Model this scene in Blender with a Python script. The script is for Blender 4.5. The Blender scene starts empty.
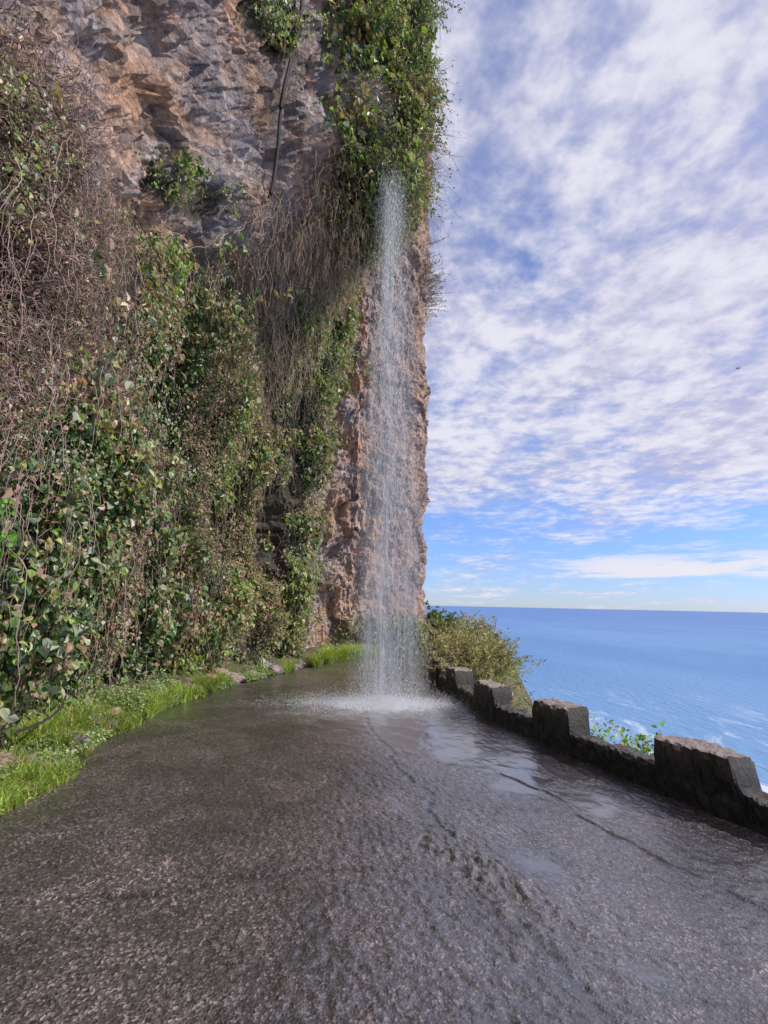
import bpy, math, numpy as np
from mathutils import Matrix, Vector
rng = np.random.default_rng(7)
scene = bpy.context.scene
scene.view_settings.view_transform = 'Standard'
scene.view_settings.look = 'None'
scene.view_settings.exposure = 0

# ------------------------------------------------------------------ noise
def _h(ix, iy, iz, k=0):
    n = (ix.astype(np.int64)*374761393 + iy.astype(np.int64)*668265263 + iz.astype(np.int64)*2147483647 + k*974634777) & 0xffffffff
    n = ((n ^ (n >> 13))*1274126177) & 0xffffffff
    n = ((n ^ (n >> 15))*2246822519) & 0xffffffff
    n = n ^ (n >> 16)
    return (n & 0xffffff)/float(0xffffff)
def vnoise(p, k=0):
    i = np.floor(p).astype(np.int64); f = p-i; f = f*f*f*(f*(f*6-15)+10)
    r = 0
    for dx in (0, 1):
        for dy in (0, 1):
            for dz in (0, 1):
                w = (f[:, 0] if dx else 1-f[:, 0])*(f[:, 1] if dy else 1-f[:, 1])*(f[:, 2] if dz else 1-f[:, 2])
                r = r+w*_h(i[:, 0]+dx, i[:, 1]+dy, i[:, 2]+dz, k)
    return r*2-1
def fbm(p, o=4, g=0.5, k=0):
    a = 1; s = 0; t = 0
    for j in range(o):
        s = s+a*vnoise(p*(2.03**j)+j*17.3, k+j); t += a; a *= g
    return s/t
def worley(p, k=0):
    i = np.floor(p).astype(np.int64)
    f1 = np.full(len(p), 9.0); f2 = np.full(len(p), 9.0); idv = np.zeros(len(p))
    for dx in (-1, 0, 1):
        for dy in (-1, 0, 1):
            for dz in (-1, 0, 1):
                c = i+np.array([dx, dy, dz])
                q = np.stack([c[:, 0]+_h(c[:, 0], c[:, 1], c[:, 2], k+1), c[:, 1]+_h(c[:, 0], c[:, 1], c[:, 2], k+2), c[:, 2]+_h(c[:, 0], c[:, 1], c[:, 2], k+3)], 1)
                d = np.linalg.norm(q-p, axis=1)
                m = d < f1
                f2 = np.where(m, f1, np.minimum(f2, d))
                idv = np.where(m, _h(c[:, 0], c[:, 1], c[:, 2], k+5), idv)
                f1 = np.where(m, d, f1)
    return f1, f2, idv
def sst(a, b, x):
    t = np.clip((x-a)/(b-a), 0, 1); return t*t*(3-2*t)
def norm(v):
    return v/np.maximum(np.linalg.norm(v, axis=-1, keepdims=True), 1e-9)
def smooth_path(x, w):
    k = np.hanning(w); k /= k.sum()
    xp = np.pad(x, w//2, mode='edge')
    return np.convolve(xp, k, 'valid')[:len(x)]

# ------------------------------------------------------------------ mesh helpers
def mesh_obj(name, V, F, mat=None, col=None, smooth=False, attrs=None, parent=None):
    V = np.ascontiguousarray(V, dtype=np.float32); F = np.ascontiguousarray(F, dtype=np.int32)
    me = bpy.data.meshes.new(name)
    n, k = F.shape
    me.vertices.add(len(V)); me.vertices.foreach_set('co', V.ravel())
    me.loops.add(n*k); me.loops.foreach_set('vertex_index', F.ravel())
    me.polygons.add(n); me.polygons.foreach_set('loop_start', np.arange(0, n*k, k, dtype=np.int32))
    try:
        me.polygons.foreach_set('loop_total', np.full(n, k, dtype=np.int32))
    except Exception:
        pass
    me.update(calc_edges=True)
    me.polygons.foreach_set('use_smooth', np.full(n, smooth, dtype=bool))
    if col is not None:
        a = me.color_attributes.new('col', 'FLOAT_COLOR', 'POINT')
        c = np.ones((len(V), 4), dtype=np.float32); c[:, :3] = np.clip(col, 0, .85)
        a.data.foreach_set('color', c.ravel())
    for an, av in (attrs or {}).items():
        a = me.attributes.new(an, 'FLOAT', 'POINT'); a.data.foreach_set('value', np.ascontiguousarray(av, dtype=np.float32))
    ob = bpy.data.objects.new(name, me); scene.collection.objects.link(ob)
    if mat: me.materials.append(mat)
    if parent: ob.parent = parent
    return ob
def grid_faces(nu, nv):
    i = np.arange(nu-1)[:, None]*nv+np.arange(nv-1)[None, :]
    i = i.ravel()
    return np.stack([i, i+nv, i+nv+1, i+1], 1)
def empty(name):
    e = bpy.data.objects.new(name, None); scene.collection.objects.link(e); return e

def leaf_mesh(name, P, N, L, col, mat, aspect=0.36, spread=0.7, droop=1.0, fold=0.12, parent=None, tipdir=None):
    n = len(P)
    nn = norm(N+rng.normal(0, spread, (n, 3))*0.8+np.array([0, 0, 0.35]))
    d = (np.array([0, 0, -droop])+rng.normal(0, spread, (n, 3))) if tipdir is None else tipdir+rng.normal(0, spread, (n, 3))
    d = norm(d-nn*np.sum(d*nn, 1, keepdims=True))
    s = np.cross(d, nn)
    L = np.asarray(L).reshape(-1, 1)*np.ones((n, 1)); W = L*np.asarray(aspect).reshape(-1, 1)
    V = np.empty((n, 6, 3))
    f = nn*L*fold
    V[:, 0] = P
    V[:, 1] = P+d*L*.3+s*W+f
    V[:, 2] = P+d*L*.7+s*W*.7+f
    V[:, 3] = P+d*L-f*.8
    V[:, 4] = P+d*L*.7-s*W*.7+f
    V[:, 5] = P+d*L*.3-s*W+f
    b = (np.arange(n)*6)[:, None]
    F = np.concatenate([b+np.array([0, 1, 2, 3]), b+np.array([0, 3, 4, 5])], 0)
    return mesh_obj(name, V.reshape(-1, 3), F, mat, np.repeat(col, 6, 0), parent=parent)

def strand_mesh(name, PL, R, mat, col=None, parent=None):
    n, k, _ = PL.shape
    T = norm(np.gradient(PL, axis=1))
    ref = np.where(np.abs(T[..., 2:3]) > .9, np.array([1., .2, 0]), np.array([0, 0, 1.]))
    a = norm(np.cross(T, ref)); b = np.cross(T, a)
    R = np.asarray(R)
    if R.ndim == 1: R = R[:, None]*np.linspace(1, .45, k)[None, :]
    V = np.empty((n, k, 3, 3))
    for j in range(3):
        an = 2*math.pi*j/3
        V[:, :, j] = PL+(a*math.cos(an)+b*math.sin(an))*R[..., None]
    base = (np.arange(n)*k*3)[:, None, None]+(np.arange(k-1)*3)[None, :, None]
    Fs = []
    for j in range(3):
        j2 = (j+1) % 3
        Fs.append(np.stack([base[..., 0]+j, base[..., 0]+j2, base[..., 0]+3+j2, base[..., 0]+3+j], -1).reshape(-1, 4))
    c = None
    if col is not None: c = np.repeat(col, k*3, 0)
    return mesh_obj(name, V.reshape(-1, 3), np.concatenate(Fs), mat, c, smooth=True, parent=parent)

def palette(n, cols, w, jitter=.25):
    cols = np.array(cols); w = np.array(w, float)
    if w.ndim == 1: idx = rng.choice(len(cols), n, p=w/w.sum())
    else:
        w = w/w.sum(1, keepdims=True); c = np.cumsum(w, 1); idx = (rng.random((n, 1)) > c).sum(1); idx = np.minimum(idx, len(cols)-1)
    return cols[idx]*(1+rng.normal(0, jitter, (n, 1))).clip(.4, 1.9)*(1+rng.normal(0, .06, (n, 3)))

# ------------------------------------------------------------------ material helpers
def new_mat(name):
    m = bpy.data.materials.new(name); m.use_nodes = True
    nt = m.node_tree; nt.nodes.clear()
    out = nt.nodes.new('ShaderNodeOutputMaterial')
    return m, nt, out
class NB:
    def __init__(s, nt): s.nt = nt
    def n(s, t, **kw):
        nd = s.nt.nodes.new(t)
        for k, v in kw.items():
            if k.startswith('_'): setattr(nd, k[1:], v)
            else: nd.inputs[k.replace('__', ' ')].default_value = v
        return nd
    def l(s, a, b): s.nt.links.new(a, b)
    def val(s, x, sock):
        if isinstance(x, (int, float)): sock.default_value = x
        elif isinstance(x, tuple): sock.default_value = x if len(x) == 4 else (*x, 1)
        else: s.l(x, sock)
    def math(s, op, a, b=0.0, c=None, clamp=False):
        nd = s.nt.nodes.new('ShaderNodeMath'); nd.operation = op; nd.use_clamp = clamp
        s.val(a, nd.inputs[0]); s.val(b, nd.inputs[1])
        if c is not None: s.val(c, nd.inputs[2])
        return nd.outputs[0]
    def mix(s, f, a, b, mode='MIX'):
        nd = s.nt.nodes.new('ShaderNodeMixRGB'); nd.blend_type = mode
        s.val(f, nd.inputs[0]); s.val(a, nd.inputs[1]); s.val(b, nd.inputs[2]); return nd.outputs[0]
    def noise(s, vec, scale, detail=4, rough=.55, dist=0):
        nd = s.nt.nodes.new('ShaderNodeTexNoise'); nd.inputs['Scale'].default_value = scale
        nd.inputs['Detail'].default_value = detail; nd.inputs['Roughness'].default_value = rough; nd.inputs['Distortion'].default_value = dist
        s.l(vec, nd.inputs['Vector']); return nd.outputs['Fac']
    def ramp(s, f, a, b):
        nd = s.nt.nodes.new('ShaderNodeMapRange'); nd.interpolation_type = 'SMOOTHSTEP'
        s.val(f, nd.inputs[0]); s.val(a, nd.inputs[1]); s.val(b, nd.inputs[2]); return nd.outputs[0]
    def mapping(s, vec, scale=(1, 1, 1), rot=(0, 0, 0)):
        nd = s.nt.nodes.new('ShaderNodeMapping'); nd.inputs['Scale'].default_value = scale; nd.inputs['Rotation'].default_value = rot
        s.l(vec, nd.inputs['Vector']); return nd.outputs[0]
    def attr(s, name, out='Fac'):
        nd = s.nt.nodes.new('ShaderNodeAttribute'); nd.attribute_name = name; return nd.outputs[out]
    def obj(s):
        return s.nt.nodes.new('ShaderNodeTexCoord').outputs['Object']
    def bump(s, h, dist, strength=1.0, prev=None):
        nd = s.nt.nodes.new('ShaderNodeBump'); nd.inputs['Distance'].default_value = dist
        s.val(strength, nd.inputs['Strength']); s.l(h, nd.inputs['Height'])
        if prev is not None: s.l(prev, nd.inputs['Normal'])
        return nd.outputs[0]

def leaf_material(name, rough=.45, trans=.3, spec=.5):
    m, nt, out = new_mat(name); b = NB(nt)
    c = b.attr('col', 'Color')
    p = b.n('ShaderNodeBsdfPrincipled', Roughness=rough); b.l(c, p.inputs['Base Color']); p.inputs['Specular IOR Level'].default_value = spec
    t = b.n('ShaderNodeBsdfTranslucent'); b.l(b.mix(1.0, c, (1.4, 1.5, .6), 'MULTIPLY'), t.inputs['Color'])
    mx = b.n('ShaderNodeMixShader', Fac=trans); b.l(p.outputs[0], mx.inputs[1]); b.l(t.outputs[0], mx.inputs[2]); b.l(mx.outputs[0], out.inputs[0])
    return m
M_leaf = leaf_material('leaf', .42, .3, .6); M_dry = leaf_material('dry_leaf', .7, .2, .2); M_grass = leaf_material('grass_blade', .5, .4)
def stem_material(name, c):
    m, nt, out = new_mat(name); b = NB(nt)
    p = b.n('ShaderNodeBsdfPrincipled', Roughness=.8)
    n = b.noise(b.obj(), 6, 2)
    b.l(b.mix(n, tuple(x*.5 for x in c), tuple(x*1.5 for x in c)), p.inputs['Base Color']); b.l(p.outputs[0], out.inputs[0]); return m
M_stem = stem_material('woody_stem', (.32, .225, .19)); M_straw = stem_material('dry_straw', (.50, .37, .26)); M_darkstem = stem_material('dark_stem', (.035, .03, .03))

# ------------------------------------------------------------------ cliff
plan = np.array([(-5.4, -14), (-4.4, -5), (-3.95, 0), (-3.85, 3), (-4.0, 5.5), (-4.35, 7.5), (-4.05, 10), (-3.25, 12), (-2.35, 13.5), (-2.05, 14.6), (-2.2, 15.6), (-1.3, 16.5), (0, 16.9), (1.05, 17.4), (1.45, 18.4), (1.2, 20), (0, 23), (-4, 27), (-12, 30)], float)
sl = np.concatenate([[0], np.cumsum(np.linalg.norm(np.diff(plan, axis=0), axis=1))])
NS, NZ = 680, 480
sd = np.linspace(0, sl[-1], 2400)
px = smooth_path(np.interp(sd, sl, plan[:, 0]), 41); py = smooth_path(np.interp(sd, sl, plan[:, 1]), 41)
wgt = np.where((py > 1.5) & (sd < sl[14]), 4.0, 1.0); cw = np.cumsum(wgt); cw = (cw-cw[0])/(cw[-1]-cw[0])
ss = np.interp(np.linspace(0, 1, NS), cw, sd)
bx = np.interp(ss, sd, px); by = np.interp(ss, sd, py)
tx = np.gradient(bx, ss); ty = np.gradient(by, ss); nx, ny = ty, -tx
nl = np.hypot(nx, ny); nx /= nl; ny /= nl
zz = -1.5+36*np.linspace(0, 1, NZ)**1.35
S, Z = np.meshgrid(np.arange(NS), zz, indexing='ij')
BX = bx[:, None]+0*Z; BY = by[:, None]+0*Z; NX = nx[:, None]+0*Z; NY = ny[:, None]+0*Z
head = sst(sl[10], sl[12], ss)[:, None]
off = 3.75*np.exp(-((BY-9.9)/2.1)**2)*sst(7.0, 11.5, Z)*(1-head)
gen = .9*sst(4, 14, Z)*(1-head)
X = BX+off; Y = BY+0*Z
hoff = head*.012*Z
P0 = np.stack([X, Y, Z], -1).reshape(-1, 3)
big = fbm(P0*.33, 3, .5, 1).reshape(Z.shape)
mid = fbm(P0*1.0, 5, .55, 9).reshape(Z.shape)
tilt = P0.copy(); tilt[:, 2] = P0[:, 2]*.85+P0[:, 1]*.5
f1, f2, cid = worley(tilt*.55+fbm(P0*1.5, 4)[:, None]*.4, 3)
g1, g2, gid = worley(tilt*1.9+fbm(P0*3, 4, .55, 4)[:, None]*.5, 13)
h1, h2, hid = worley(tilt*4.5+fbm(P0*6, 3, .55, 44)[:, None]*.4, 23)
blk = ((cid-.5)*.75+np.minimum(f2-f1, .15)*.8).reshape(Z.shape)
blk2 = ((gid-.5)*.13+np.minimum(g2-g1, .12)*.3).reshape(Z.shape)
blk3 = ((hid-.5)*.05+np.minimum(h2-h1, .12)*.1).reshape(Z.shape)
fine = fbm(P0*5, 4, .6, 20).reshape(Z.shape)
ridge = (1-np.abs(fbm(P0*np.array([1.3, 1.3, .4]), 4, .55, 24))).reshape(Z.shape)**3
amp = sst(-.5, 2.0, Z)*.7+.3
amp = amp*(1-.40*head)
D = gen+hoff+amp*(.55*big+.42*mid+.5*blk+blk2+blk3+.14*fine+.3*ridge-.25)
X = X+NX*D; Y = Y+NY*D
back = sst(27, 34.5, Z)**2*5; X = X-NX*back*.8; Y = Y-NY*back*.8
CP = np.stack([X, Y, Z], -1)
du = np.gradient(CP, axis=0); dv = np.gradient(CP, axis=1)
CN = norm(np.cross(du, dv))
if np.mean(CN[..., 0]*NX+CN[..., 1]*NY) < 0: CN = -CN
vn = fbm(P0*.55, 4, .55, 31).reshape(Z.shape)
zv = np.interp(BY, [2, 4, 6, 8, 10, 12, 14], [6.0, 6.4, 7.1, 7.7, 8.3, 9.5, 11])
veg = sst(.5, -.4, (Z-zv)+vn*2.2)*(1-sst(sl[8]-.1, sl[9]+.1, ss))[:, None]
veg = np.maximum(veg, head*sst(1.8, .7, Z+vn*2))
over = np.exp(-((BY-10.2)/2.6)**2)*sst(7.2, 8.6, Z)*sst(-2.1, -.9, X)*(1-head)
veg = np.maximum(veg, over*sst(-.5, .1, vn))
veg = np.maximum(veg, sst(.34, .5, vn)*(1-head)*.9)
veg = np.maximum(veg, sst(.25, .6, fbm(P0*np.array([.6, .6, 1.1])+40, 3, .5, 36).reshape(Z.shape))*(1-head)*sst(5, 4, BY)*sst(7.5, 8.5, Z))
veg = np.clip(veg, 0, 1)

def rock_material():
    m, nt, out = new_mat('cliff_rock'); b = NB(nt); o = b.obj()
    strat = b.mapping(o, (1, 1, 1.3), (.45, .05, 0))
    n1 = b.noise(o, .5, 4, .6, .4); n2 = b.noise(strat, 1.1, 7, .68, .3); n3 = b.noise(o, 8, 6, .72)
    c = b.mix(b.ramp(n1, .38, .58), (.50, .34, .245), (.44, .395, .395))
    hd = b.attr('head')
    c = b.mix(b.math('MULTIPLY', hd, .7), c, (.44, .285, .20))
    c = b.mix(b.ramp(n2, .32, .54), b.mix(1.0, c, (.52, .47, .46), 'MULTIPLY'), c)
    och = b.noise(strat, .7, 4, .65, .5)
    c = b.mix(b.math('MULTIPLY', b.ramp(och, .50, .64), .65), c, (.55, .32, .175))
    c = b.mix(b.ramp(n3, .34, .66), b.mix(1.0, c, (.6, .57, .57), 'MULTIPLY'), b.mix(1.0, c, (1.25, 1.22, 1.2), 'MULTIPLY'))
    streak = b.noise(b.mapping(o, (1.6, 1.6, .09)), 1.3, 5, .65)
    c = b.mix(b.math('MULTIPLY', b.ramp(streak, .48, .62), .68), c, (.145, .12, .125))
    crk = b.ramp(b.math('ABSOLUTE', b.math('SUBTRACT', b.noise(strat, 2.1, 5, .6, .6), .5)), .03, .0)
    c = b.mix(b.math('MULTIPLY', crk, .5), c, (.06, .05, .05))
    soil = b.mix(b.noise(o, 7, 4), (.012, .017, .007), (.08, .065, .04))
    c = b.mix(b.math('MULTIPLY', b.ramp(b.math('ADD', b.attr('veg'), b.math('MULTIPLY', b.math('SUBTRACT', n2, .5), .9)), .40, .80), .93), c, soil)
    p = b.n('ShaderNodeBsdfPrincipled', Roughness=.8); b.l(c, p.inputs['Base Color'])
    rr = b.math('SUBTRACT', .9, b.math('MULTIPLY', b.ramp(streak, .5, .7), .45)); b.l(rr, p.inputs['Roughness'])
    nb = b.bump(n2, .22, .7); nb = b.bump(n3, .09, .85, nb)
    b.l(nb, p.inputs['Normal']); b.l(p.outputs[0], out.inputs[0]); return m
M_rock = rock_material()
mesh_obj('cliff', CP.reshape(-1, 3), grid_faces(NS, NZ), M_rock, attrs={'veg': veg.ravel(), 'head': (head+0*Z).ravel()}, smooth=False)

def surf(i, j):
    i0 = np.clip(np.floor(i).astype(int), 0, NS-2); j0 = np.clip(np.floor(j).astype(int), 0, NZ-2); fi = (i-i0); fj = (j-j0)
    def g(A):
        e = A.ndim == 3
        a, c = (fi[:, None], fj[:, None]) if e else (fi, fj)
        return A[i0, j0]*(1-a)*(1-c)+A[i0+1, j0]*a*(1-c)+A[i0, j0+1]*(1-a)*c+A[i0+1, j0+1]*a*c
    return g
cell_area = np.linalg.norm(np.cross(du, dv), axis=-1)
dist = np.linalg.norm(CP-np.array([0, 0, 1.6]), axis=-1)
def sample_cells(weight, n):
    w = (weight*cell_area)[:-1, :-1].ravel(); w = np.maximum(w, 0); c = np.cumsum(w); c /= c[-1]
    idx = np.minimum(np.searchsorted(c, rng.random(n)), len(c)-1); i = idx//(NZ-1)+rng.random(n); j = idx % (NZ-1)+rng.random(n)
    return surf(i, j)
smoothN = norm(np.stack([NX, NY, 0*NX], -1)+.25*CN)
vis = ((Y > 1.0) & (Y < 18.5))*1.0
colp = np.stack([BY*1.15+BX*.4, 0*Z+3.3, Z*.28], -1).reshape(-1, 3)
thick = fbm(colp, 3, .55, 50).reshape(Z.shape); clump = fbm(CP.reshape(-1, 3)*1.6, 3, .6, 60).reshape(Z.shape)
brown = np.exp(-(((BY-4.9)/1.75)**4))*sst(2.9, 3.7, Z+vn*1.2)*sst(7.3, 6.5, Z+vn)
TH = (.08+.75*sst(-.25, .45, thick)+.42*sst(-.1, .5, clump))*(.35+.65*sst(0, 1.2, Z))*(veg > .15)+.30*brown
TH = TH*(1-.4*sst(10, 13, BY))
dens = veg*vis*sst(-.36, -.02, thick+.8*clump)*(1-.9*brown)*sst(-.1, .3, Z)/np.clip(dist, 3.5, 30)**1.3
n = 165000
g = sample_cells(dens, n)
P = g(CP); N = norm(g(smoothN)); T = g(TH); dd = np.linalg.norm(P-np.array([0, 0, 1.6]), axis=1)
P = P+N*(T*rng.random(n)**.55)[:, None]+rng.normal(0, .04, (n, 3))
sp1 = fbm(P*np.array([.7, .7, .45]), 3, .5, 70); sp2 = fbm(P*1.3, 3, .5, 80); brn = g(brown)
pal = [(.125, .22, .06), (.215, .32, .08), (.36, .40, .14), (.06, .115, .05), (.37, .32, .17), (.37, .41, .31), (.37, .25, .185)]
hi = sst(7, 11, P[:, 1])
w = np.stack([.8+0*sp1, .6+2.6*sst(0, .4, sp1), .35+2.0*sst(.05, .5, sp1)*(1+hi), .8+1.8*sst(0, -.4, sp1), .45+1.6*sst(.05, .4, sp2)+1.6*hi, .55+2.6*sst(-.05, -.4, sp2), .45+3*brn+1.8*sst(.15, .5, sp2)], 1)
cols = palette(n, pal, w, .25)
Lf = (.038+.0048*dd)*np.where(sst(-.15, .15, sp2) > rng.random(n), 1.35, .65)*rng.uniform(.6, 1.4, n)
asp = np.where(rng.random(n) < .25+.6*hi, .2, .42)
leaf_mesh('climbing_ivy', P, N, Lf, cols, M_leaf, aspect=asp, spread=.75)

def wander(P, N, k, seg, drop, wob, stick=0):
    n = len(P); PL = np.empty((n, k, 3)); PL[:, 0] = P; d = norm(N*.6+rng.normal(0, .7, (n, 3)))
    for j in range(1, k):
        d = norm(d+rng.normal(0, wob, (n, 3))+np.array([0, 0, -drop])-N*stick)
        PL[:, j] = PL[:, j-1]+d*np.asarray(seg).reshape(-1, 1)
    return PL
n = 5200
g = sample_cells(brown*vis*(dist < 12), n); P = g(CP); N = norm(g(smoothN)); P = P+N*(.1+.55*rng.random((n, 1)))
PL = wander(P, N, 12, rng.uniform(.03, .075, n), .04, .5, .1)
strand_mesh('dead_vine_tangle', PL, rng.uniform(.0025, .006, n), M_stem)
n = 42000
g = sample_cells(brown*vis*(.1+sst(-.15, .25, clump)), n); P = g(CP); N = norm(g(smoothN)); P = P+N*(.1+.5*rng.random((n, 1)))
leaf_mesh('withered_leaves', P, N, rng.uniform(.025, .065, n), palette(n, [(.28, .19, .165), (.39, .28, .24), (.12, .09, .08), (.48, .40, .34), (.22, .22, .1)], [4, 3, 3, 1.5, 1.3], .3), M_dry, aspect=.22, spread=1)
n = 2200
g = sample_cells(veg*vis*sst(.5, 1.5, Z)*(thick < .35)*(.1+sst(-.1, .3, vn))/np.clip(dist, 4, 30), n); P = g(CP); N = norm(g(smoothN)); P = P+N*(g(TH)*.95)[:, None]
PL = wander(P, N*.2, 16, rng.uniform(.03, .11, n), .6, .3, .03)
strand_mesh('hanging_stems', PL, rng.uniform(.0025, .006, n), M_stem)
n = 24000
colm = sst(.10, .25, fbm(np.stack([BY.ravel()*1.6, 0*BY.ravel()+9, Z.ravel()*.15], 1), 2, .5, 55)).reshape(Z.shape)*sst(4.5, 6, BY)*sst(14, 12, BY)*veg*sst(7.5, 6, Z)*sst(.5, 1.2, Z)
g = sample_cells(colm, n); P = g(CP); N = norm(g(smoothN)); P = P+N*(g(TH)+.05*rng.random(n))[:, None]
leaf_mesh('dry_vine_columns', P, N, rng.uniform(.03, .09, n), palette(n, [(.35, .22, .165), (.27, .19, .145), (.42, .34, .25), (.26, .26, .14)], [3, 3, 2, 2], .3), M_dry, aspect=.25, spread=.7)

wst = np.exp(-((BY-10.0)/1.6)**2)*sst(6.3, 7.3, Z)*sst(11, 9, Z)*(1-head)
n = 4200
g = sample_cells(wst*(.15+sst(-.2, .3, vn)+1.2*sst(-2.6, -1.2, X)), n); P = g(CP); N = norm(g(smoothN))
PL = wander(P, N, 14, rng.uniform(.03, .10, n), .34, .28)
strand_mesh('dry_hanging_grass', PL, rng.uniform(.003, .007, n), M_straw)

def bush(name, roots, dirs, length, k, leaves_per, Ls, pal, w, stem_mat, rad=.012, grav=.25, wob=.10, aspect=.28, leafmat=None, start=.2, sag=0):
    n = len(roots); t = np.linspace(0, 1, k)[None, :, None]
    length = np.asarray(length).reshape(-1, 1, 1)*np.ones((n, 1, 1))
    PL = roots[:, None]+dirs[:, None]*length*t+np.array([0, 0, -1.])*grav*length*t**2
    wv = np.cumsum(rng.normal(0, 1, (n, k, 3)), 1)*wob/math.sqrt(k); wv -= wv[:, :1]; PL = PL+wv*length
    e = empty(name)
    strand_mesh('stems', PL, rng.uniform(.5, 1.2, n)*rad, stem_mat, parent=e)
    m = n*leaves_per; si = np.repeat(np.arange(n), leaves_per); u = start+(1-start)*rng.random(m)**.8; f = u*(k-1); i0 = np.minimum(f.astype(int), k-2); fr = (f-i0)[:, None]
    Pp = PL[si, i0]*(1-fr)+PL[si, i0+1]*fr+rng.normal(0, .035, (m, 3))
    shade = np.repeat(rng.uniform(.7, 1.3, n), leaves_per)[:, None]
    leaf_mesh('leaves', Pp, norm(rng.normal(0, 1, (m, 3))+dirs[si]*.3), rng.uniform(Ls[0], Ls[1], m), palette(m, pal, w, .25)*shade, leafmat or M_leaf, aspect=aspect, spread=.6, tipdir=dirs[si]+np.array([0, 0, -.2-sag]), parent=e)
    return e
green = [(.12, .185, .06), (.18, .25, .085), (.28, .31, .12), (.06, .10, .05), (.34, .285, .19)]
g = sample_cells(over*sst(-1.6, -.3, X)*sst(7.4, 8.4, Z)*sst(19, 15, Z)*(.02+sst(-.28, .15, vn+.5*clump)), 560); P = g(CP); N = norm(g(smoothN))
bush('overhanging_shrub', P, norm(N+rng.normal(0, .55, P.shape)+np.array([-.1, -.2, .05])), rng.uniform(.25, 1.05, len(P)), 8, 46, (.04, .10), green, [3, 3, 2, 2.5, 2.2], M_stem, grav=.6, aspect=.18)
g = sample_cells(over*sst(-.9, 0.2, X)*sst(7.6, 8.6, Z)*sst(16, 12, Z), 360); P = g(CP); N = norm(g(smoothN))
bush('bare_twigs_shrub', P, norm(N+rng.normal(0, .5, P.shape)+np.array([.0, -.2, -.05])), rng.uniform(.6, 1.3, len(P)), 10, 4, (.04, .08), green, [1, 1, 1, 1, 4], M_straw, rad=.007, grav=.8, wob=.25)
def near_pts(mask, n):
    g = sample_cells(mask, n); return g(CP), norm(g(smoothN))
P, N = near_pts(head*np.exp(-((Z-14.8)/.6)**2)*np.exp(-((BX-1.3)/.4)**2), 130)
bush('dry_grass_tuft', P, norm(N+rng.normal(0, .4, P.shape)+np.array([.4, 0, .9])), rng.uniform(.4, 1.1, len(P)), 6, 10, (.05, .12), [(.28, .2, .18), (.18, .17, .1), (.32, .26, .2)], [1, 1, 1], M_stem, rad=.012, grav=.2, aspect=.15)

# ------------------------------------------------------------------ road edges
wy = np.array([-14, -10, -4, 0, 2, 3.94, 4.7, 6.0, 7.73, 9.5, 11.3, 13.4, 16.5, 19, 22, 30, 40]); wx = np.array([7.2, 6.5, 5.5, 4.4, 3.62, 2.83, 2.49, 2.03, 1.50, 1.24, 1.14, 1.30, 2.35, 3.7, 4.9, 5.5, 4.5])
yy = np.linspace(-14, 40, 2701); wall_x = smooth_path(np.interp(yy, wy, wx), 61)
ly = np.array([-14, -5, 0, 3.9, 5.5, 7.1, 9, 11.3, 14.8, 16.0, 17.2, 19, 22, 30, 40]); lx = np.array([-4, -3.3, -2.9, -2.8, -3.1, -3.34, -3.05, -2.35, -1.0, .1, 1.35, 1.95, 1.7, -1, -4])
left_x = smooth_path(np.interp(yy, ly, lx), 61)
WX = lambda y: np.interp(y, yy, wall_x); LX = lambda y: np.interp(y, yy, left_x)

NXr = 560
ry = np.concatenate([np.linspace(-12, 1.2, 60, endpoint=False), 1.2+23*np.linspace(0, 1, 800)**1.9]); NYr = len(ry)
U, RY = np.meshgrid(np.linspace(0, 1, NXr), ry)
edge = fbm(np.stack([ry*1.7, 0*ry, 0*ry], 1), 4, .6, 90)*.22
RX = (LX(RY)-.05+edge[:, None]*(1-U)**6)*(1-U)+(WX(RY)+.05)*U
Pp = np.stack([RX, RY, 0*RX], -1).reshape(-1, 3)
cr = np.array([(-.75, 9.5), (-.2, 7.4), (.12, 5.8), (.32, 4.7), (.5, 4.0), (.62, 3.5), (.78, 2.95), (.9, 2.5), (1.0, 1.4), (1.1, 0)])
wob_ = fbm(np.stack([RY.ravel()*2.2, 0*RY.ravel(), 0*RY.ravel()], 1), 5, .65).reshape(RY.shape)
cx = np.interp(RY, cr[::-1, 1], cr[::-1, 0])+.16*wob_
dc = RX-cx
r1 = fbm(Pp*np.array([32, 32, 1]), 3, .65, 100).reshape(RX.shape); r2 = fbm(Pp*np.array([1.6, 1.6, 1]), 4, .5, 101).reshape(RX.shape); r3 = fbm(Pp*np.array([9, 9, 1]), 3, .6, 103).reshape(RX.shape)
rr4 = fbm(Pp*np.array([4, 4, 1]), 4, .6, 105).reshape(RX.shape)
rf = fbm(Pp*np.array([1.1, .7, 1])+7, 5, .6, 108).reshape(RX.shape)
lf1, lf2, lid = worley(Pp*np.array([13, 13, 1])+r3.ravel()[:, None]*.4, 60); stones = (np.minimum(lf2-lf1, .35)/.35*(.4+.6*lid)).reshape(RX.shape)
lump = np.exp(-((dc+.03)/.20)**2)*np.exp(-((RY-3.3)/.55)**2)*sst(-.4, .1, rr4+.1)
lump = np.maximum(lump, .5*np.exp(-((dc)/.06)**2)*sst(9, 7, RY)*sst(-.1, .3, rr4))
def blob(x, y, rx, ry_, ang=0):
    c, s = math.cos(ang), math.sin(ang); a = (RX-x)*c+(RY-y)*s; d = -(RX-x)*s+(RY-y)*c
    return np.exp(-((a/rx)**2+(d/ry_)**2)+.35*r3+1.0*rr4)
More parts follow.
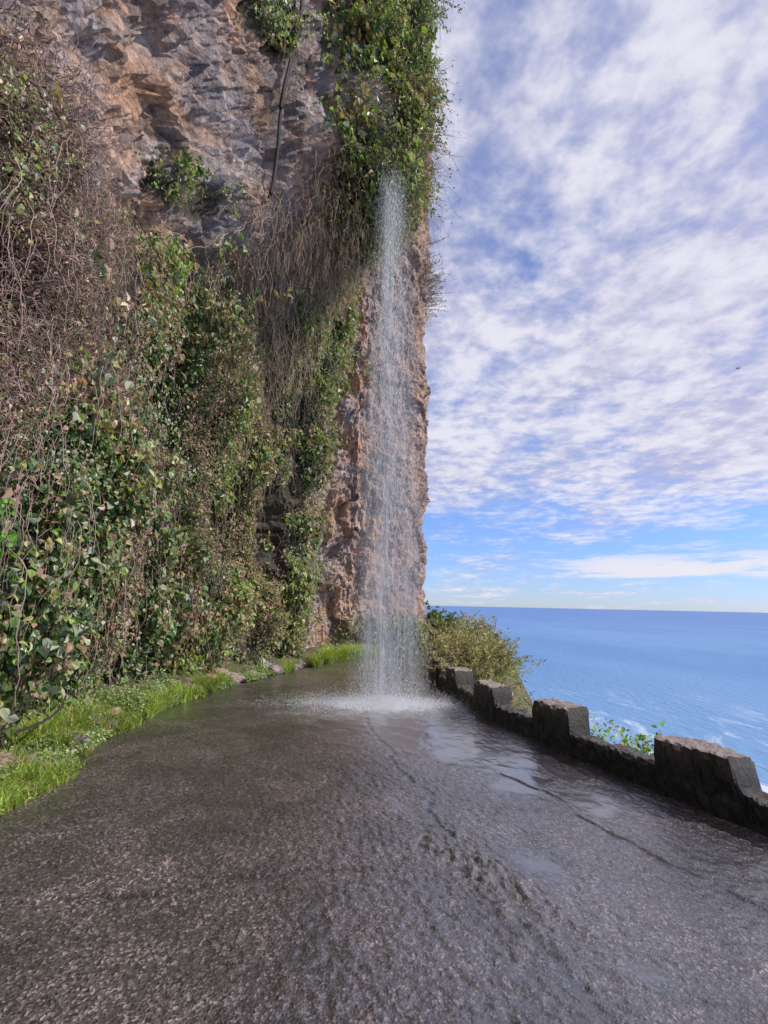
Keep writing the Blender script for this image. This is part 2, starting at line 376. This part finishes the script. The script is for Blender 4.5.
pud = sum(blob(*a) for a in [(1.05, 3.35, .17, .26, .2), (1.25, 2.55, .14, .09), (-2.95, 7.5, .40, .55), (.1, 8.2, 1.4, .9), (-.1, 6.7, .8, 1.1, .2), (.5, 2.2, .1, .06), (-2.2, 9.5, .4, .7), (.95, 6.2, .6, 1.1), (.25, 4.2, .14, .5, .2), (0.3, 11.5, .9, 1.8), (1.7, 4.4, .35, .4), (-.2, 10, .9, .9), (-1.5, 8.6, .6, .7), (1.5, 5.4, .25, .4), (1.3, 4.9, .3, .3)])
pud = sst(.25, 1.1, pud)
pud = np.maximum(pud, .65*sst(.12, .42, rf)*sst(2.2, 4.5, RY+.8*RX))
step = sst(-.02, .02, dc)*sst(9, 7.5, RY)
crack = np.exp(-((dc+.01)/.028)**2)*sst(9.3, 8, RY)*sst(-.6, -.25, rr4)
c2x = 1.2+.42*(5.2-RY)+.12*wob_; crack = np.maximum(crack, np.exp(-((RX-c2x)/.018)**2)*sst(5.4, 5.0, RY)*sst(2.4, 2.8, RY))
c3y = 3.35+.22*RX+.22*fbm(np.stack([RX.ravel()*1.6, 0*RX.ravel()+5, 0*RX.ravel()], 1), 5, .65).reshape(RX.shape); crack = np.maximum(crack, .7*np.exp(-((RY-c3y)/.016)**2)*sst(.2, -.2, RX)*sst(-2.2, -1.6, RX))
H = .010*r2+.007*r3*(1-.5*pud)+.0095*r1*(1-.88*pud)+lump*(.010+.038*stones+.02*r1)-.014*step-.016*crack-.008*pud
H = H-sst(.03, 0, U)*.03+.012
wet = np.clip(.55+.45*sst(-1.8, .3, RX+.8*r2)*sst(1.0, 2.6, RY+.5*RX)+.8*rr4+.45*sst(4.0, 6.5, RY), 0, 1)
wet = np.clip(wet-lump*.35, 0, 1)
fo_r = np.sqrt(((RX-.02)/1.0)**2+((RY-8.25)/.40)**2)
foam = sst(1.5, .3, fo_r+.5*rr4)+.3*sst(1.0, .2, np.sqrt(((RX+.45)/.9)**2+((RY-7.5)/.8)**2)+rr4*.9)
foam = np.clip(foam, 0, 1)
def road_material():
    m, nt, out = new_mat('wet_asphalt'); b = NB(nt); o = b.obj()
    pud = b.attr('pud'); wet = b.attr('wet'); foam = b.attr('foam'); lump = b.attr('lump')
    ag = b.n('ShaderNodeTexVoronoi', Scale=80.0); b.l(o, ag.inputs['Vector']); agd = ag.outputs['Distance']
    n1 = b.noise(o, 1.1, 5, .65, .3); n2 = b.noise(o, 30, 5, .75)
    sep = b.n('ShaderNodeSeparateColor'); b.l(ag.outputs['Color'], sep.inputs[0])
    c = b.mix(sep.outputs[0], (.028, .026, .029), (.165, .145, .145))
    c = b.mix(b.ramp(sep.outputs[1], .78, .92), c, (.40, .355, .345))
    c = b.mix(b.ramp(n1, .35, .68), b.mix(1.0, c, (.52, .50, .53), 'MULTIPLY'), b.mix(1.0, c, (1.35, 1.22, 1.17), 'MULTIPLY'))
    c = b.mix(b.math('MULTIPLY', b.ramp(n2, .53, .70), .5), c, (.26, .23, .225))
    c = b.mix(b.math('MULTIPLY', wet, .72), c, b.mix(1.0, c, (.40, .39, .43), 'MULTIPLY'))
    c = b.mix(b.math('MULTIPLY', pud, .6), c, (.035, .033, .036))
    c = b.mix(b.math('MULTIPLY', lump, .5), c, (.22, .195, .185))
    c = b.mix(b.math('MULTIPLY', b.attr('crack'), .9), c, (.010, .010, .010))
    c = b.mix(b.math('MULTIPLY', b.math('MULTIPLY', foam, b.ramp(b.noise(b.mapping(o, (9, 22, 1)), 1, 5, .75), .36, .60)), .9), c, (.85, .85, .88))
    p = b.n('ShaderNodeBsdfPrincipled'); b.l(c, p.inputs['Base Color'])
    r = b.math('ADD', .40, b.math('MULTIPLY', wet, -.12)); b.l(r, p.inputs['Roughness'])
    p.inputs['Specular IOR Level'].default_value = .5
    st = b.math('SUBTRACT', 1.0, b.math('MULTIPLY', pud, .92))
    nb = b.bump(n2, .024, b.math('MULTIPLY', st, .8)); nb = b.bump(agd, .008, b.math('MULTIPLY', st, .8), nb)
    b.l(nb, p.inputs['Normal'])
    p.inputs['Coat IOR'].default_value = 2.1
    b.l(b.math('ADD', b.math('MULTIPLY', wet, .95), b.math('ADD', .12, pud), clamp=True), p.inputs['Coat Weight'])
    b.l(b.math('SUBTRACT', .07, b.math('MULTIPLY', pud, .05)), p.inputs['Coat Roughness'])
    st2 = b.math('SUBTRACT', .55, b.math('MULTIPLY', pud, .48)); b.l(b.bump(n2, .011, st2), p.inputs['Coat Normal'])
    b.l(p.outputs[0], out.inputs[0]); return m
mesh_obj('wet_asphalt_road', np.stack([RX, RY, H], -1).reshape(-1, 3), grid_faces(NYr, NXr)[:, ::-1], road_material(), smooth=True, attrs={'pud': pud.ravel(), 'wet': wet.ravel(), 'foam': foam.ravel(), 'lump': np.clip(lump, 0, 1).ravel(), 'crack': crack.ravel()})

# ------------------------------------------------------------------ ground bench and sea slope
gy = np.linspace(-14, 40, 500)
offs = np.concatenate([np.linspace(-14, .3, 150), np.array([.4, .5, .7, .9, 1.2, 1.6, 2.2, 3, 4, 6, 9, 13, 20, 30, 45, 60])])
zs = np.interp(offs, [-14, .3, .6, 1.2, 3, 9, 30, 60], [-.03, -.03, -.3, -1.4, -5, -18, -55, -90])
OO, GY = np.meshgrid(offs, gy); GX = WX(GY)+OO; GZ = np.interp(OO, offs, zs)
Pg = np.stack([GX, GY, GZ], -1).reshape(-1, 3)
verge = sst(.0, -.35, GX-LX(GY))
nz = fbm(Pg*1.2, 4, .55, 110).reshape(GX.shape)
GZ = GZ+nz*np.where(OO > .5, np.minimum((OO-.5)*.5, 3), 0)+verge*(.03+.09*fbm(Pg*3, 3, .5, 111).reshape(GX.shape))+verge*.25*sst(-.4, -1.2, GX-LX(GY))
m, nt, out = new_mat('earth'); b = NB(nt); o = b.obj()
c = b.mix(b.ramp(b.noise(o, 2.5, 5, .65), .4, .6), (.06, .045, .03), (.09, .11, .03)); c = b.mix(b.ramp(b.noise(o, 14, 4), .5, .7), c, (.2, .16, .12))
p = b.n('ShaderNodeBsdfPrincipled', Roughness=.85); b.l(c, p.inputs['Base Color']); b.l(b.bump(b.noise(o, 20, 4, .7), .05, .9), p.inputs['Normal']); b.l(p.outputs[0], out.inputs[0]); M_earth = m
mesh_obj('ground', np.stack([GX, GY, GZ], -1).reshape(-1, 3), grid_faces(len(gy), len(offs))[:, ::-1], M_earth, smooth=True)

# ------------------------------------------------------------------ sea
m, nt, out = new_mat('sea_water'); b = NB(nt); o = b.obj()
sv = b.mapping(o, (.0035, .0009, 1), (0, 0, .5)); big_ = b.noise(sv, 1, 4, .6)
ln = b.n('ShaderNodeVectorMath', _operation='LENGTH'); b.l(o, ln.inputs[0]); dist_ = ln.outputs['Value']
c = b.mix(b.ramp(big_, .35, .65), (.08, .21, .44), (.12, .265, .51))
c = b.mix(b.math('MULTIPLY', b.ramp(dist_, 400, 6000), .7), c, (.055, .15, .41))
nearf = b.ramp(dist_, 900, 250)
fo = b.noise(b.mapping(o, (.02, .007, 1), (0, 0, .6)), 1.0, 7, .72, .8)
fm = b.math('MULTIPLY', b.ramp(fo, .50, .62), b.ramp(dist_, 640, 330))
c = b.mix(b.math('MULTIPLY', nearf, .5), c, (.20, .36, .54))
c = b.mix(b.math('MULTIPLY', fm, .7), c, (.75, .8, .85))
p = b.n('ShaderNodeBsdfPrincipled', Roughness=.45); b.l(c, p.inputs['Base Color']); p.inputs['Specular IOR Level'].default_value = .35
wv = b.noise(b.mapping(o, (.14, .05, 1), (0, 0, .5)), 1, 6, .65)
b.l(b.bump(wv, 2.6, b.ramp(dist_, 5000, 300)), p.inputs['Normal']); b.l(p.outputs[0], out.inputs[0])
Rr = np.concatenate([[0], np.geomspace(50, 120000, 40)]); A = np.linspace(0, 2*math.pi, 97)
RR, AA = np.meshgrid(Rr, A, indexing='ij'); mesh_obj('sea', np.stack([RR*np.cos(AA), RR*np.sin(AA), 0*RR-80], -1).reshape(-1, 3), grid_faces(len(Rr), 97), m)

# ------------------------------------------------------------------ parapet wall
py_ = np.arange(-6, 24, .02); merl = np.array([-5.5, -3.85, -2.2, -.55, 1.1, 2.75, 4.38, 6.05, 7.62, 9.2, 10.8, 12.4, 14.0, 15.6, 17.2, 18.8, 20.4, 22])
dm = np.abs(py_[:, None]-merl[None, :]); im = dm.argmin(1); dmn = dm.min(1); half = .31
jit = np.array([_h(np.array([k]), np.array([3]), np.array([1]))[0] for k in range(len(merl))])[im]
mm = sst(half+.035, half-.02, dmn+.03*(jit-.5))
hh = .225+mm*(.265+.06*(jit-.5)); th = .24+mm*.10
hh = hh-mm*.04*np.clip((py_-merl[im])/half, -1, 1)*(jit-.3)
prof = []
for a in np.linspace(0, 1, 11): prof.append((0, a))
for a in np.linspace(0, 1, 9)[1:-1]: prof.append((a, 1))
for a in np.linspace(1, 0, 11): prof.append((1, a))
prof = np.array(prof); K = len(prof)
wn = norm(np.stack([np.ones_like(py_), -np.gradient(WX(py_), py_)], 1))
VX = WX(py_)[:, None]+wn[:, :1]*(prof[None, :, 0]*th[:, None]-mm[:, None]*.03); VY = py_[:, None]+wn[:, 1:]*(prof[None, :, 0]*th[:, None]); VZ = -.08+prof[None, :, 1]*(hh[:, None]+.08)
Vw = np.stack([VX, VY, VZ], -1).reshape(-1, 3)
w1 = fbm(Vw*4, 4, .6, 120); w2 = fbm(Vw*22, 3, .6, 121); f1w, f2w, idw = worley(Vw*np.array([5, 5, 6.5]), 40)
dirn = np.stack([wn[:, 0][:, None]*(prof[None, :, 0]-.5)*2, wn[:, 1][:, None]*(prof[None, :, 0]-.5)*2+0*VX*0, (prof[None, :, 1] > .9)*1.0+0*VX], -1).reshape(-1, 3)
rnd = ((prof[None, :, 1] > .95) & ((prof[None, :, 0] < .01) | (prof[None, :, 0] > .99)))
Vw = Vw+dirn*(.034*w1+.020*w2+.014*np.minimum(f2w-f1w, .3)*3-.01)[:, None]-norm(dirn)*(rnd*.018+0*VX).ravel()[:, None]
m, nt, out = new_mat('weathered_concrete'); b = NB(nt); o = b.obj(); n1 = b.noise(o, 3, 5, .7); n2 = b.noise(o, 25, 6, .75)
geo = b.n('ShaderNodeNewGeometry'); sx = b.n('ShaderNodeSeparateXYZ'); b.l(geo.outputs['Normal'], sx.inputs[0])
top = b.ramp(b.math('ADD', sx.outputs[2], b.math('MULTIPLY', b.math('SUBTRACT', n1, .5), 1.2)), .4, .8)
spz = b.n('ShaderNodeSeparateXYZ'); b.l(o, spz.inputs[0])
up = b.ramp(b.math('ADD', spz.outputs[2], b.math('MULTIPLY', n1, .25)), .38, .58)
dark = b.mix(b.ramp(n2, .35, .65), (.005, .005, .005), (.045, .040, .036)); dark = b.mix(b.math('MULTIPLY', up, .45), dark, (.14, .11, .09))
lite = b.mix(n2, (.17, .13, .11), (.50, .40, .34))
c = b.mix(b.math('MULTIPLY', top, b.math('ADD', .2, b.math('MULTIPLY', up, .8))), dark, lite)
c = b.mix(b.math('MULTIPLY', b.ramp(b.noise(o, 7, 4, .7), .56, .68), .55), c, (.07, .08, .03))
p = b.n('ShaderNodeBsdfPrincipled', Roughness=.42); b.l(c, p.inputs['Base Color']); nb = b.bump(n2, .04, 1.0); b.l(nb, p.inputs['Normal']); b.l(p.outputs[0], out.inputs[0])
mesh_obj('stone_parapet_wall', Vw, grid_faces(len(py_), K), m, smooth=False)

# ------------------------------------------------------------------ rocks
def rocks(name, centers, sizes, mat):
    import bmesh
    Vs = []; Fs = []; o = 0
    bm = bmesh.new(); bmesh.ops.create_icosphere(bm, subdivisions=3, radius=1); v0 = np.array([v.co[:] for v in bm.verts]); f0 = np.array([[v.index for v in f.verts] for f in bm.faces]); bm.free()
    for c, s in zip(centers, sizes):
        v = v0*(1+.35*fbm(v0*1.1+rng.random(3)*50, 2)[:, None]); _, _, idc = worley(v0*1.3+rng.random(3)*40, 7); v = v*(1+.3*(idc-.5))[:, None]
        v = v*np.array(s)*rng.uniform(.75, 1.25, 3); a = rng.random()*6.28; R = np.array([[math.cos(a), -math.sin(a), 0], [math.sin(a), math.cos(a), 0], [0, 0, 1]])
        Vs.append(v@R.T+np.array(c)); Fs.append(f0+o); o += len(v0)
    return mesh_obj(name, np.concatenate(Vs), np.concatenate(Fs), mat, attrs={'veg': np.zeros(o), 'head': np.zeros(o)}, smooth=False)
ys = rng.uniform(3, 16.5, 150); ys[:90] = rng.uniform(8.5, 15.8, 90); f = rng.random(150)
xs = LX(ys)-.12-f*(.15+.5*(ys < 13)); sz = rng.uniform(.05, .19, 150)
rocks('fallen_rocks', np.stack([xs, ys, sz*.3], 1), np.stack([sz, sz, sz*.8], 1), M_rock)

# ------------------------------------------------------------------ verge grass & weeds
n = 56000
ys = 2.0+14*rng.random(n)**1.5; t = rng.random(n)
vw = np.clip(.95-.07*(ys-3), .25, 1)
xs = LX(ys)+.12-t*vw*1.05+.1*np.sin(ys*3)
hN = fbm(np.stack([xs*1.6, ys*1.6, 0*xs], 1), 3, .5, 130); hM = fbm(np.stack([xs*7, ys*7, 0*xs], 1), 3, .5, 133)
keep = (hN+.6*hM > -.18+.35*sst(6, 12, ys)); xs, ys, t, hN, hM = xs[keep], ys[keep], t[keep], hN[keep], hM[keep]; n = len(xs)
hgt = (.04+.13*rng.random(n)**1.5)*(1+1.1*hN+1.0*hM).clip(.4)*(1+.4*t)*(1+.04*ys)
lean = rng.normal(0, .6, (n, 2)); k = 4; tt = np.linspace(0, 1, k)[None, :, None]
base = np.stack([xs, ys, 0*xs-.01+.06*t], 1)
PLg = base[:, None]+np.concatenate([lean[:, None]*hgt[:, None, None]*tt**2, hgt[:, None, None]*tt*(1-.25*tt)], -1)
wd = rng.uniform(.003, .006, n)*(1+.07*ys); sdn = norm(np.stack([-lean[:, 1], lean[:, 0]+1e-3, 0*xs], 1))
prof_ = np.array([1, .9, .6, .05])[None, :, None]
Va = PLg+sdn[:, None]*wd[:, None, None]*prof_; Vb = PLg-sdn[:, None]*wd[:, None, None]*prof_
V = np.stack([Va, Vb], 2).reshape(-1, 3); bs = (np.arange(n)*8)[:, None]
F = np.concatenate([bs+np.array([j*2, j*2+1, j*2+3, j*2+2]) for j in range(3)])
gc = palette(n, [(.25, .37, .055), (.38, .45, .10), (.14, .23, .05), (.44, .38, .2)], [3, 2.2, 2, 1.8], .22)*(1+.5*hN[:, None])
mesh_obj('verge_grass', V, F, M_grass, np.repeat(gc, 8, 0))
n = 60000
ys = 2.0+10*rng.random(n)**1.3; t = rng.random(n); xs = LX(ys)+.05-t*1.05*np.clip(1.1-.05*ys, .4, 1)
hN = fbm(np.stack([xs*2.2, ys*2.2, 0*xs], 1), 3, .5, 140); keep = hN > -.15; xs, ys, t, hN = xs[keep], ys[keep], t[keep], hN[keep]; n = len(xs)
P = np.stack([xs, ys, rng.random(n)*(.08+.40*hN*(.4+t)).clip(.03)+.02], 1)
leaf_mesh('verge_weeds', P, np.tile([0.25, -.2, 1.], (n, 1)), rng.uniform(.014, .042, n), palette(n, [(.22, .33, .09), (.34, .44, .15), (.14, .22, .08), (.44, .46, .32)], [3, 2, 2, 2], .2), M_leaf, aspect=.42, spread=.5)

r = np.tile([-3.3, 3.8, 1.95], (18, 1))+rng.normal(0, .10, (18, 3)); d = norm(rng.normal(0, .5, (18, 3))+np.array([.6, .1, .3]))
bush('broadleaf_shrub', r, d, rng.uniform(.25, .55, 18), 7, 9, (.06, .11), [(.16, .36, .05), (.24, .45, .08), (.10, .22, .05)], [1, 1, 1], M_darkstem, rad=.006, grav=.35, aspect=.36)

def dome_bush(name, c, r, n, pal, w, ln=(.5, 1.1), lp=40, Ls=(.05, .11), aspect=.2, up=.7, mat=M_straw):
    root = np.array(c)+rng.normal(0, 1, (n, 3))*np.array(r)*.45; root[:, 2] = c[2]+rng.random(n)*r[2]*.3
    d = norm(rng.normal(0, .6, (n, 3))+np.array([0, 0, up])+(root-np.array(c))*.6)
    return bush(name, root, d, rng.uniform(ln[0], ln[1], n), 7, lp, Ls, pal, w, mat, rad=.006, grav=.25, aspect=aspect)
olive = [(.25, .28, .11), (.36, .35, .16), (.50, .43, .27), (.13, .16, .07), (.48, .37, .26)]
dome_bush('roadside_shrub', (2.1, 11.2, -.1), (.5, 1.1, .5), 360, olive, [3, 3, 2.5, 1.5, 2.2], (.6, 1.5), 44, (.04, .11), .12, 1.3)
dome_bush('roadside_shrub', (2.3, 13.8, .15), (.4, 1.0, .5), 240, olive, [3, 3, 2.5, 1.5, 2.2], (.6, 1.5), 40, (.05, .11), .13, 1.2)
dome_bush('roadside_shrub', (2.05, 9.8, -.5), (.25, .5, .4), 110, olive, [3, 3, 2, 2, 2], (.4, 1.0), 36, (.04, .09), .13, 1.2)
dome_bush('green_shrub', (2.5, 22.5, .1), (.8, 1.0, .6), 200, green, [3, 3, 2, 2, .5], (.6, 1.6), 40, (.08, .16), .3)
dome_bush('green_shrub', (2.72, 5.55, -.12), (.16, .40, .2), 50, [(.24, .42, .07), (.33, .5, .1), (.15, .25, .07)], [1, 1, 1], (.3, .6), 14, (.03, .07), .3)
dome_bush('green_shrub', (1.6, 12.8, -.1), (.15, 1.5, .2), 60, [(.22, .36, .07), (.3, .4, .1), (.3, .24, .14)], [1, 1, 1], (.2, .45), 20, (.04, .08), .3)

# ------------------------------------------------------------------ liana & drain pipe
from mathutils.bvhtree import BVHTree
bvh = BVHTree.FromPolygons(CP.reshape(-1, 3).tolist(), grid_faces(NS, NZ).tolist())
pts = []
for t_ in np.linspace(0, 1, 46):
    s_ = np.array([-.20-.065*t_, .777+.085*t_, 1.232-.44*t_])
    h = bvh.ray_cast(Vector((0, 0, 1.6)), Vector(s_).normalized())
    pts.append(np.array(h[0])+np.array([.14, -.14, 0]))
pts = np.array(pts); pts = np.stack([smooth_path(pts[:, k_], 17) for k_ in range(3)], 1)
pts[:, 0] += .05*np.sin(np.linspace(0, 9, 46))
strand_mesh('hanging_liana', pts[None], np.full((1, 46), .045), M_darkstem)
yp = np.linspace(2.5, 5.6, 30); zp = .42+.10*np.sin(yp*2.2)+(yp-3)*.02; xp = LX(yp)-.36+.04*np.sin(yp*5)
strand_mesh('drain_pipe', np.stack([xp, yp, zp], 1)[None], np.full((1, 30), .016), M_darkstem)

# ------------------------------------------------------------------ waterfall
m, nt, out = new_mat('falling_water'); b = NB(nt); o = b.obj()
d1 = b.n('ShaderNodeBsdfDiffuse', Color=(.88, .9, .93, 1)); d2 = b.n('ShaderNodeBsdfTranslucent', Color=(.88, .9, .93, 1)); mx = b.n('ShaderNodeMixShader', Fac=.45)
b.l(d1.outputs[0], mx.inputs[1]); b.l(d2.outputs[0], mx.inputs[2]); b.l(mx.outputs[0], out.inputs[0]); M_drop = m
m, nt, out = new_mat('water_veil'); b = NB(nt); o = b.obj()
s1 = b.noise(b.mapping(o, (4.5, 4.5, .18)), 1.0, 3, .6, .3); s2 = b.noise(b.mapping(o, (30, 30, .9)), 1.0, 3, .7)
a = b.math('MULTIPLY', b.ramp(s1, .25, .66), b.math('ADD', .35, b.math('MULTIPLY', b.ramp(s2, .35, .72), .65))); a = b.math('MULTIPLY', a, b.attr('edge')); a = b.math('MULTIPLY', a, .78)
d1 = b.n('ShaderNodeBsdfDiffuse', Color=(.85, .87, .91, 1)); d2 = b.n('ShaderNodeBsdfTranslucent', Color=(.85, .87, .91, 1)); mx = b.n('ShaderNodeMixShader', Fac=.5); b.l(d1.outputs[0], mx.inputs[1]); b.l(d2.outputs[0], mx.inputs[2])
tr = b.n('ShaderNodeBsdfTransparent'); m2 = b.n('ShaderNodeMixShader'); b.l(a, m2.inputs[0]); b.l(tr.outputs[0], m2.inputs[1]); b.l(mx.outputs[0], m2.inputs[2]); b.l(m2.outputs[0], out.inputs[0]); M_veil = m
wf = empty('waterfall')
for q_ in range(2):
    nu, nv = 40, 90; u = np.linspace(-1, 1, nu); v = np.linspace(0, 1, nv); UU, VV = np.meshgrid(u, v, indexing='ij')
    zt = 10.4; Zw = zt*(1-VV)+.03; wdt = .32+.36*VV+.06*q_
    Xw = .03+.10*VV+UU*wdt+.05*np.sin(3*VV+q_*2); Yw = 8.3+.2*q_+.10*np.sin(UU*3+q_*1.3+VV*2)
    ed = (1-np.abs(UU)**2)**1.5*(.7+.3*VV)*sst(0, .12, VV)
    mesh_obj('veil', np.stack([Xw, Yw, Zw], -1).reshape(-1, 3), grid_faces(nu, nv), M_veil, smooth=True, attrs={'edge': ed.ravel()}, parent=wf)
OCT = np.array([(1, 0, 0), (-1, 0, 0), (0, 1, 0), (0, -1, 0), (0, 0, 1), (0, 0, -1)], float); OF = np.array([(0, 2, 4), (2, 1, 4), (1, 3, 4), (3, 0, 4), (2, 0, 5), (1, 2, 5), (3, 1, 5), (0, 3, 5)])
def drops(name, P, sx, sz_, parent):
    n = len(P); V = P[:, None]+OCT[None]*np.stack([sx, sx, sz_], 1)[:, None]; F = (np.arange(n)*6)[:, None, None]+OF[None]
    return mesh_obj(name, V.reshape(-1, 3), F.reshape(-1, 3), M_drop, parent=parent)
n = 13000; z = 10.2*rng.random(n); fr = 1-z/10.2
P = np.stack([.03+.12*fr+rng.normal(0, 1, n)*(.13+.20*fr), 8.45+rng.normal(0, .25, n), z], 1)
drops('falling_drops', P, rng.uniform(.0008, .0022, n), rng.uniform(.01, .045, n), wf)
n = 40000; a = rng.random(n)*6.283; rr_ = np.abs(rng.normal(0, .60, n)); zsp = np.abs(rng.normal(0, 1, n))*.055*np.exp(-rr_*.5)+.01+(rng.random(n) < .2)*rng.random(n)**1.5*.9*np.exp(-rr_*2)
P = np.stack([.02+rr_*np.cos(a)*1.35, 8.3+rr_*np.sin(a)*.6, zsp], 1); s_ = rng.uniform(.0010, .0038, n)
drops('splash_drops', P, s_, s_*rng.uniform(.8, 2.2, n), wf)

# ------------------------------------------------------------------ bird
V = np.array([(0, -.25, 0), (0, .3, 0), (.06, 0, .03), (-.06, 0, .03), (0, 0, -.06), (.45, .08, .16), (.95, -.08, .06), (.4, -.1, .13), (-.45, .08, .16), (-.95, -.08, .06), (-.4, -.1, .13), (.08, -.42, 0), (-.08, -.42, 0)])
F = [(0, 2, 4), (2, 1, 4), (0, 4, 3), (4, 1, 3), (0, 3, 2), (2, 3, 1), (2, 5, 7), (5, 6, 7), (3, 10, 8), (8, 10, 9), (0, 11, 12)]
bird = mesh_obj('bird', V*1.4, np.array(F), M_darkstem); bird.location = (55, 70, 39); bird.rotation_euler = (.3, -.4, .6)

# ------------------------------------------------------------------ light
sun_dir = norm(np.array([[.91, -.17, .70]]))[0]
el = math.asin(sun_dir[2]); az = math.atan2(sun_dir[0], sun_dir[1])
L = bpy.data.lights.new('sun', 'SUN'); L.energy = 4.5; L.angle = math.radians(.5); L.color = (1, .915, .84)
lo = bpy.data.objects.new('sun', L); scene.collection.objects.link(lo); lo.rotation_euler = Vector(sun_dir).to_track_quat('Z', 'Y').to_euler()
W = bpy.data.worlds.new('World'); scene.world = W; W.use_nodes = True; nt = W.node_tree; nt.nodes.clear(); b = NB(nt)
out = nt.nodes.new('ShaderNodeOutputWorld'); bg = nt.nodes.new('ShaderNodeBackground'); bg.inputs[1].default_value = .15
sky = nt.nodes.new('ShaderNodeTexSky'); sky.sky_type = 'NISHITA'; sky.sun_disc = False; sky.sun_elevation = el; sky.sun_rotation = az; sky.air_density = 1.0; sky.dust_density = .1; sky.ozone_density = 3.0
gen_ = nt.nodes.new('ShaderNodeTexCoord').outputs['Generated']; sp = nt.nodes.new('ShaderNodeSeparateXYZ'); b.l(gen_, sp.inputs[0])
zc = b.math('ADD', b.math('MAXIMUM', sp.outputs[2], 0), .09); cu = b.math('DIVIDE', sp.outputs[0], zc); cv = b.math('DIVIDE', sp.outputs[1], zc)
cb = nt.nodes.new('ShaderNodeCombineXYZ'); b.l(cu, cb.inputs[0]); b.l(cv, cb.inputs[1]); cvec = cb.outputs[0]
st = b.mapping(cvec, (1.0, .75, 1), (0, 0, .7))
c1 = b.noise(st, .6, 4, .55, .3); c2 = b.noise(st, 2.3, 5, .60, .25); c3 = b.noise(cvec, 9, 4, .62, .1)
cov = b.math('ADD', c1, b.math('MULTIPLY', b.math('SUBTRACT', c2, .5), .52)); cov = b.math('ADD', cov, b.math('MULTIPLY', b.math('SUBTRACT', c3, .5), .33))
hz = b.ramp(sp.outputs[2], .06, .32); thr = b.math('SUBTRACT', .59, b.math('MULTIPLY', hz, .25))
mk = b.ramp(b.math('SUBTRACT', cov, thr), -.12, .19)
mk = b.math('MULTIPLY', mk, .94)
shade_ = b.ramp(b.math('ADD', c2, b.math('MULTIPLY', b.math('SUBTRACT', c3, .5), .75)), .31, .67)
cc = b.mix(shade_, (3.4, 3.4, 4.7), (5.6, 5.5, 6.1))
skyc = b.mix(1.0, sky.outputs[0], b.mix(b.ramp(sp.outputs[2], 0, .35), (.55, .68, 1.12), (.92, .99, 1.30)), 'MULTIPLY')
lb = b.n('ShaderNodeCombineXYZ'); b.l(b.math('MULTIPLY', sp.outputs[0], 5.0), lb.inputs[0]); b.l(b.math('MULTIPLY', sp.outputs[2], 42.0), lb.inputs[1]); b.l(b.math('MULTIPLY', sp.outputs[1], 5.0), lb.inputs[2])
ln_ = b.noise(lb.outputs[0], 1.2, 6, .65, .2)
env = b.math('MULTIPLY', b.ramp(sp.outputs[2], .045, .062), b.ramp(sp.outputs[2], .125, .075)); env = b.math('MULTIPLY', env, b.ramp(sp.outputs[0], .15, .45))
lm = b.math('MULTIPLY', b.ramp(b.math('ADD', ln_, b.math('MULTIPLY', env, .32)), .64, .80), env)
fc = b.mix(mk, skyc, cc); fc = b.mix(b.math('MULTIPLY', lm, .9), fc, (5.8, 5.6, 6.0)); b.l(fc, bg.inputs[0]); b.l(bg.outputs[0], out.inputs[0])

# ------------------------------------------------------------------ camera
cam = bpy.data.cameras.new('camera'); co = bpy.data.objects.new('camera', cam); scene.collection.objects.link(co); scene.camera = co
cam.sensor_fit = 'VERTICAL'; cam.sensor_height = 36; cam.lens = 17; cam.clip_end = 300000; cam.clip_start = .05
co.matrix_world = Matrix.Translation((0, 0, 1.6)) @ Matrix.Rotation(math.radians(90+10.8), 4, 'X') @ Matrix.Rotation(math.radians(1.2), 4, 'Z')
